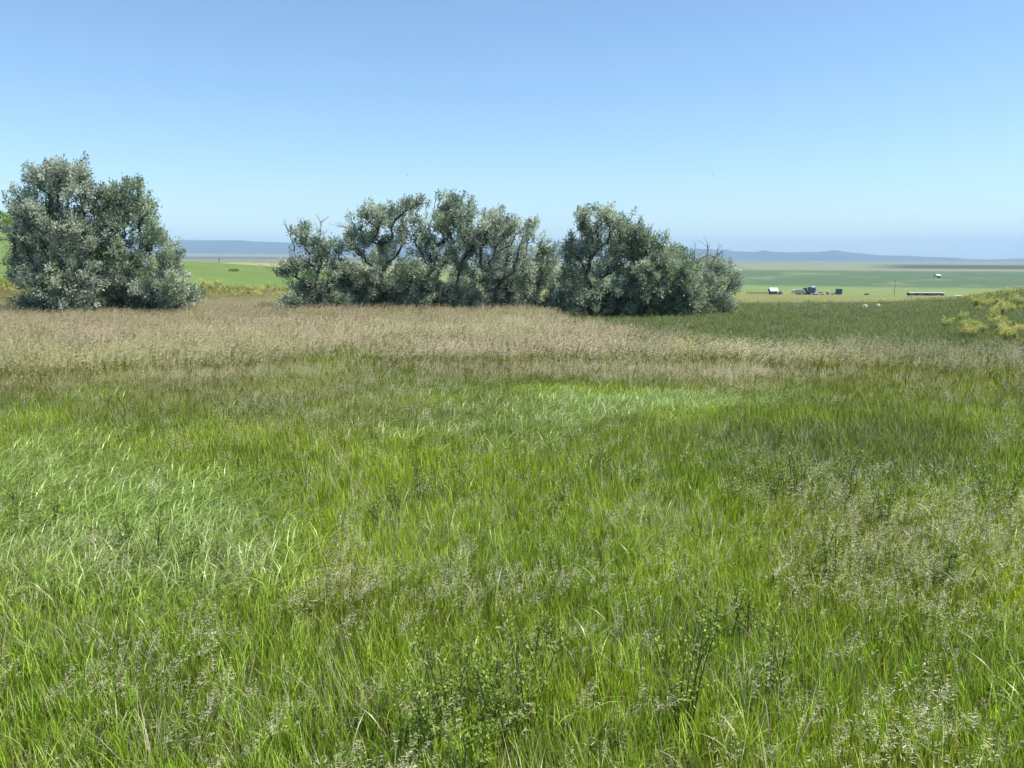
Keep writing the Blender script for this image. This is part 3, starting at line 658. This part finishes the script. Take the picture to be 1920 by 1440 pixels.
for (lab, grp), spots in WEEDS.items():
    for (px, py) in spots:
        i_ += 1; plant('leafy_weed', lab, 'weed', weeds[i_ % 3], px, py, .8 + .3 * rng.random(), grp)
clov = [weed_meshes(200 + i, 700, .85, .95, 12, 500, .045) for i in range(3)]
G2 = 'yellow sweet clover on the rise'
gc = np.random.default_rng(55); spots = [(1845, 606, 34, 7, 9), (1878, 612, 30, 7, 3), (1858, 560, 24, 12, 10), (1900, 556, 26, 16, 12), (1930, 548, 24, 14, 7), (1800, 590, 50, 16, 3)]
for (cx_, cy_, rx_, ry_, k_) in spots:
    for i in range(k_):
        plant('sweet_clover', 'yellow flowering sweet clover massed on the grassy rise beyond the tan grass', 'bush', clov[i % 3], cx_ + rx_ * gc.normal() * .6, cy_ + ry_ * gc.normal() * .75, .5 + .4 * gc.random(), G2)
G3 = 'yellow sweet clover along the tan grass'
for i, (px, py) in enumerate([(1285, 634), (1295, 640), (1278, 642), (1530, 652), (1545, 660), (1520, 662), (1560, 668), (1400, 655), (1620, 668), (1655, 664), (1355, 650), (1500, 655)]):
    plant('sweet_clover', 'small yellow sweet clover at the edge of the tan grass band', 'bush', clov[i % 3], px, py, .5 + .3 * rng.random(), G3)
G4 = 'yellow sweet clover between the olives'
for i, (px, Yd) in enumerate([(378, 70), (392, 68), (410, 74), (470, 66), (482, 60), (492, 66), (502, 70), (520, 58), (360, 62), (445, 58)]):
    p_ = ground_at(px, Yd); o_ = empty('sweet_clover', p_, rng.random() * 6); o_.scale = (1.2,) * 3
    for nm, me in clov[i % 3]:
        c_ = link(nm, me, o_)
        if nm != 'stem': c_['kind'] = 'stuff'
    tag(o_, 'yellow sweet clover in the brush between the two groups of olives', 'bush', G4)
def low_bush(name, label, px, Yd, w_, h_, seed, mat, cat='bush', grp=None):
    g = np.random.default_rng(seed); p_ = ground_at(px, Yd); o_ = empty(name, p_); n_ = 1500
    d = g.normal(size=(n_, 3)); d /= np.linalg.norm(d, axis=1, keepdims=True); q = d * np.array([w_ / 2, w_ / 2.4, h_ * .6]) * (.55 + .45 * g.random((n_, 1))) * (0.75 + .5 * fbm(d[:, 0] * 2.5 + seed, d[:, 2] * 2.5, 2))[:, None]
    q[:, 2] += h_ * .45; ok = q[:, 2] > 0.02; q = q[ok]; d = d[ok]
    s_ = MB(); k_ = 14; e = q[:k_ * 9:9]; tube_edges(s_, np.tile([[0, 0, -.05]], (len(e), 1)), e * .9, np.full(len(e), .02), np.full(len(e), .006), 4); s_.build('stem', M['bark'], o_, True)
    lm = MB(); leaves(lm, q, d + g.normal(0, .6, d.shape), np.full(len(q), .12) * w_ / 1.6, np.full(len(q), .05) * w_ / 1.6, np.clip(.35 + .25 * g.normal(size=len(q)), 0, 1), g); lm.build('leaves', mat, o_)
    return tag(o_, label, cat, grp)
for i, (px, Yd, w_, h_) in enumerate([(395, 52, 2.2, .55), (425, 55, 2.4, .6), (450, 51, 2.0, .45), (520, 57, 2.2, .5), (545, 60, 2.4, .6), (360, 50, 1.8, .5)]):
    low_bush('scrub_bush', 'low dark green scrub bush on the bank between the two groups of olives', px, Yd, w_, h_, 300 + i, M['weed_leaf'], grp='scrub bushes between the olives')
low_bush('scrub_bush', 'lone small dark bush on the smooth green slope', 441, 118, 1.6, .35, 320, M['weed_leaf'])
for i, (px, Yd, w_, h_) in enumerate([(8, 135, 7, 3.4), (40, 140, 6, 2.6), (-40, 138, 8, 3)]):
    low_bush('hillside_bush', 'round green bush on the crest of the hillside beyond the tallest olive', px, Yd, w_, h_, 330 + i, M['weed_leaf'], grp='bushes on the hillside')

# ------------------------------------------------------------------ farm in the hollow, poles, birds, stones
YF = 320.0; SF = YF / F_PX / cP
def yard(px, Yd=YF): return ground_at(px, Yd)
t = empty('farm_shed', yard(1449)); tag(t, 'small board shed with white gable roof in the farmyard', 'shed')
MB().box((0, 0, .75), (2.9, 2.6, 1.5)).build('wall', M['boards'], t)
MB().prism([(-1.3, 1.49), (0, 2.5), (1.3, 1.49)], -1.4, 1.4).build('gable', M['boards'], t)
MB().prism([(-1.75, 1.25), (-1.75, 1.37), (0, 2.72), (1.75, 1.37), (1.75, 1.25), (0, 2.58)], -1.7, 1.7).build('roof', M['white'], t)
t.rotation_euler = (0, 0, R(90))
MB().box((0, -1.33, .65), (.9, .06, 1.3)).build('door', M['greywood'], t)
t = empty('tarpaulin_heap', yard(1463)); tag(t, 'dark peaked tarpaulin-covered heap beside the small shed', 'heap')
mb = MB(); k_ = 12; an = np.arange(k_) / k_ * 2 * math.pi
rings = [np.stack([np.cos(an) * r_ * (1 + .12 * np.sin(3 * an + i)), np.sin(an) * r_ * .9, np.full(k_, z_)], 1) for i, (r_, z_) in enumerate([(1.15, -.1), (1.0, .45), (.6, .95), (.15, 1.35)])]
for i in range(3):
    ii = np.arange(k_); jj = (ii + 1) % k_; mb.add(np.concatenate([rings[i], rings[i + 1]]), np.stack([ii, jj, k_ + jj, k_ + ii], 1))
mb.add(np.concatenate([rings[3], [[0, 0, 1.42]]]), np.stack([ii, jj, np.full(k_, k_)], 1)); mb.build('tarpaulin', M['black'], t, True)
MB().box((.9, -1.1, .12), (2.2, 1.1, .24)).build('board', M['cream'], t)
def wheel(t, x, y, r_, w_=.25):
    o_ = MB().cyl((0, -w_ / 2, 0), (0, w_ / 2, 0), r_, n=14).build('wheel', M['tyre'], t); o_.location = (x, y, r_)
    h_ = MB().cyl((0, -w_ / 2 - .02, 0), (0, w_ / 2 + .02, 0), r_ * .5, n=10).build('rim', M['steel'], o_); return o_
t = empty('camper_trailer', yard(1496, 318), 0); tag(t, 'cream rounded camper trailer with faded red stripe in the farmyard', 'trailer')
MB().prism([(-2.4, .55), (-2.5, 1.2), (-2.0, 2.0), (-1.2, 2.25), (1.4, 2.2), (2.2, 1.9), (2.45, 1.1), (2.3, .55)], -1.0, 1.0).build('body', M['cream'], t)
MB().box((0, -1.02, 1.0), (4.6, .05, .42)).build('stripe', M['mauve'], t)
for wx in (-1.1, .2, 1.3): MB().box((wx, -1.02, 1.6), (.7, .05, .42)).build('window', M['glass'], t)
wheel(t, -.3, -.95, .36); wheel(t, .5, -.95, .36); wheel(t, -.3, .95, .36); wheel(t, .5, .95, .36)
MB().box((2.9, 0, .5), (1.2, .12, .12)).build('drawbar', M['greywood'], t)
t = empty('tractor', yard(1511, 321)); tag(t, 'dark green farm tractor between the camper trailer and the blue truck', 'tractor')
MB().box((.7, 0, 1.15), (1.8, .8, .8), top=.9).build('bonnet', M['teal'], t)
MB().box((-.55, 0, 1.75), (1.3, 1.3, 1.7), top=.9).build('cab', M['teal'], t); MB().box((-.55, -.62, 1.9), (.9, .08, .8)).build('window', M['glass'], t)
MB().box((-.55, 0, 2.66), (1.4, 1.4, .12)).build('roof', M['teal'], t); MB().cyl((.8, .2, 1.5), (.8, .2, 2.3), .05).build('exhaust', M['black'], t)
for sy in (-.8, .8): wheel(t, -.7, sy, .8, .4); wheel(t, 1.2, sy, .5, .28)
t = empty('truck', yard(1523, 319), R(-62)); tag(t, 'tall blue truck cab with white roof standing in the farmyard', 'truck')
MB().box((-.6, 0, 1.9), (2.2, 2.3, 2.3), top=.97).build('cab', M['blue'], t); MB().box((-.6, 0, 3.2), (2.1, 2.2, .34), top=.85).build('roof', M['white'], t)
MB().box((1.2, 0, 1.25), (1.5, 1.5, 1.0), top=.92).build('bonnet', M['blue'], t); MB().box((1.99, 0, 1.15), (.08, 1.2, .8)).build('grille', M['steel'], t)
MB().box((.5, 0, 2.35), (.1, 1.9, .75)).build('windscreen', M['glass'], t); MB().box((2.08, 0, .62), (.22, 2.2, .32)).build('bumper', M['white'], t)
MB().box((-2.6, 0, .85), (2.6, .9, .22)).build('chassis', M['black'], t)
for sy in (-.95, .95): wheel(t, 1.2, sy, .5); wheel(t, -2.2, sy, .5); wheel(t, -3.2, sy, .5)
for sy in (-.6, .6): MB().box((2.04, sy * 1.25, 1.0), (.08, .24, .2)).build('headlight', M['white'], t)
t = empty('car', yard(1535, 316), R(8)); tag(t, 'small pale car parked beside the blue truck', 'car')
MB().prism([(-1.9, .35), (-1.95, .75), (-1.2, .85), (-.7, 1.32), (.6, 1.32), (1.1, .88), (1.9, .75), (1.95, .35)], -.8, .8).build('body', M['white'], t)
MB().prism([(-.95, .9), (-.62, 1.25), (.52, 1.25), (.88, .9)], -.83, .83).build('window', M['glass'], t)
for sx in (-1.2, 1.2):
    for sy in (-.72, .72): wheel(t, sx, sy, .32, .2)
t = empty('hay_bale', yard(1553, 322), R(25)); tag(t, 'round pale hay bale beside the dark box trailer', 'hay bale')
o_ = MB().cyl((0, -.75, 0), (0, .75, 0), .82, n=20).build('bale', M['hay'], t, True); o_.location = (0, 0, .8)
o_ = MB().cyl((1.7, -.6, 0), (1.7, .6, 0), .01, n=6)
t.children[0].rotation_euler = (0, 0, 0)
MB().cyl((0, -.77, .8), (0, -.74, .8), .5, .5, 16).build('end', M['hay'], t)
t = empty('box_trailer', yard(1572, 320), R(0)); tag(t, 'tall dark navy box trailer with sloping ramp in the farmyard', 'trailer')
MB().box((0, 0, 1.4), (2.0, 2.0, 2.0)).build('body', M['navy'], t); MB().box((0, 0, .34), (2.1, 1.6, .14)).build('chassis', M['black'], t)
MB().prism([(-3.0, .1), (-1.0, 1.0), (-1.0, .85), (-3.0, 0)], -.8, .8).build('ramp', M['black'], t)
wheel(t, 0, -.95, .34); wheel(t, 0, .95, .34)
t = empty('feed_trough', yard(1624, 322)); tag(t, 'low dark feed trough alone in the pasture', 'trough')
MB().prism([(-1.0, .5), (-.85, .1), (.85, .1), (1.0, .5), (.9, .5), (.78, .18), (-.78, .18), (-.9, .5)], -.35, .35).build('tub', M['black'], t)
for sx in (-.7, .7): MB().box((sx, 0, .06), (.12, .6, .2)).build('leg', M['black'], t)
t = empty('long_shed', yard(1735, 320)); tag(t, 'long low livestock shed with white roof and brown front in the pasture', 'shed')
o_ = MB().prism([(-1.0, 1.10), (.1, 1.42), (1.0, 1.15), (1.0, 1.05), (.1, 1.32), (-1.0, 1.0)], -7.4, 7.4).build('roof', M['greyroof'], t); o_.rotation_euler = (0, 0, R(90))
MB().box((0, .85, .55), (14.4, .1, 1.1)).build('back_wall', M['boards'], t)
for k_ in range(8): MB().box((-7.0 + 2.0 * k_, -.85, .48), (.16, .16, .98)).build('post', M['greywood'], t)
for k_ in range(7):
    if k_ not in (1, 3): MB().box((-6.0 + 2.0 * k_, -.85, .42), (1.82, .06, .8)).build('panel', M['boards'], t)
MB().box((-7.1, 0, .62), (.5, 1.6, 1.1)).build('end_wall', M['black'], t)
t = empty('water_tank', ground_at(1796, 300)); tag(t, 'low white water tank half hidden behind the grassy rise', 'tank')
MB().cyl((-1.3, 0, .45), (1.3, 0, .45), .3, n=16).build('tank', M['white'], t, True)
for sx in (-.9, .9): MB().box((sx, 0, .1), (.2, .5, .3)).build('cradle', M['greywood'], t)
t = empty('farmhouse', ground_at(1754, 770), R(20)); tag(t, 'distant dark cabin with pale roof alone on the green field', 'house')
MB().box((0, 0, 1.1), (4.6, 3.6, 2.2)).build('wall', M['navy'], t)
o_ = MB().prism([(-2.3, 2.15), (0, 3.5), (2.3, 2.15), (2.3, 2.0), (0, 3.3), (-2.3, 2.0)], -2.8, 2.8).build('roof', M['white'], t); o_.rotation_euler = (0, 0, R(90))
MB().box((-3.3, -.3, .8), (2.0, 2.6, 1.6)).build('lean_to', M['cream'], t)
MB().box((.8, -1.83, 1.2), (.9, .06, .9)).build('window', M['glass'], t)
t = empty('utility_pole', yard(1676, 322)); tag(t, 'thin wooden utility pole standing alone in the pasture', 'pole')
MB().cyl((0, 0, -.3), (0, 0, 6.3), .13, .09).build('shaft', M['greywood'], t); MB().box((0, 0, 5.8), (1.5, .1, .12)).build('crossarm', M['greywood'], t)
for sx in (-.6, .6): MB().cyl((sx, 0, 5.86), (sx, 0, 6.02), .05).build('insulator', M['steel'], t)
t = empty('fence_post', ground_at(415, 196)); tag(t, 'lone wooden post on the green crest between the olives', 'post')
MB().cyl((0, 0, -.2), (.03, 0, 1.25), .09, .07).build('shaft', M['greywood'], t); MB().box((0.02, 0, 1.05), (.3, .05, .3)).build('plate', M['greywood'], t)
t = empty('rail_fence', yard(1420, 316)); tag(t, 'weathered rail fence between the olives and the small shed', 'fence')
for k_ in range(6): MB().cyl((-4.5 + 1.8 * k_, 0, -.2), (-4.5 + 1.8 * k_, 0, 1.0), .07).build('post', M['greywood'], t)
for z_ in (.35, .62, .88): MB().box((0, -.08, z_), (9.2, .05, .14)).build('rail', M['greywood'], t)
for i, px in enumerate((1623, 1647)):
    g = np.random.default_rng(400 + i); p_ = ground_at(px, 47); k_ = 10; mb = MB(); an = np.arange(k_) / k_ * 2 * math.pi
    prof = [(.16, -.05), (.18, .14), (.15, .25), (.07, .32)]
    rings = [np.stack([np.cos(an) * r_ * (1 + .18 * g.normal(size=k_)), np.sin(an) * r_ * .8 * (1 + .15 * g.normal(size=k_)), np.full(k_, z_) + g.normal(0, .02, k_)], 1) for r_, z_ in prof]
    ii = np.arange(k_); jj = (ii + 1) % k_
    for q in range(3): mb.add(np.concatenate([rings[q], rings[q + 1]]), np.stack([ii, jj, k_ + jj, k_ + ii], 1))
    mb.add(np.concatenate([rings[3], [[0, 0, .34]]]), np.stack([ii, jj, np.full(k_, k_)], 1))
    o_ = mb.build('pale_stone', M['stone']); o_.location = p_
    tag(o_, 'pale weathered stone in the grass at the edge of the meadow', 'stone', 'pale stones at the meadow edge')
for i, (px, py, Yd, rz) in enumerate([(764, 328, 95, .4), (1337, 328, 95, -.5)]):
    t = empty('bird', at(px, py, Yd), rz); tag(t, 'tiny dark bird gliding in the clear blue sky', 'bird', 'birds in the sky')
    mb = MB(); k_ = 8; an = np.arange(k_) / k_ * 2 * math.pi; st = [(-.14, .004), (-.08, .018), (-.01, .026), (.05, .02), (.075, .016), (.1, .003)]
    rg = [np.stack([np.full(k_, x_), np.cos(an) * r_, np.sin(an) * r_], 1) for x_, r_ in st]; ii = np.arange(k_); jj = (ii + 1) % k_
    for q in range(5): mb.add(np.concatenate([rg[q], rg[q + 1]]), np.stack([ii, jj, k_ + jj, k_ + ii], 1))
    mb.build('body', M['feather'], t, True)
    for sy in (-1, 1):
        wv = [(.05, 0.01, .01), (.03, .09, .05), (-.06, .2, .03), (-.03, .09, .045), (-.04, .01, .005)]
        tv = np.array([(x_, sy * y_, z_) for x_, y_, z_ in wv]); bv = tv - np.array([0, 0, .006])
        wm = MB(); wm.add(np.concatenate([tv, bv]), np.array([[0, 1, 3, 4], [5, 9, 8, 6], [0, 5, 6, 1], [3, 8, 9, 4]])); wm.add(np.concatenate([tv, bv]), np.array([[1, 2, 3], [6, 8, 7]])); wm.build('wing', M['feather'], t)

# ------------------------------------------------------------------ the air
m, n, o = new_mat('haze_air')
pv = N(n, 'ShaderNodeVolumePrincipled', i_Density=1.2e-4); pv.inputs['Color'].default_value = (0.46, 0.72, 1.0, 1); pv.inputs['Anisotropy'].default_value = 0.0
n.links.new(pv.outputs[0], o.inputs['Volume'])
hb = MB(); hb.box((0, 0, 130), (25200, 25200, 300)); hz_o = hb.build('haze', m); tag(hz_o, 'thin blue summer haze over the prairie', 'haze', kind='stuff')
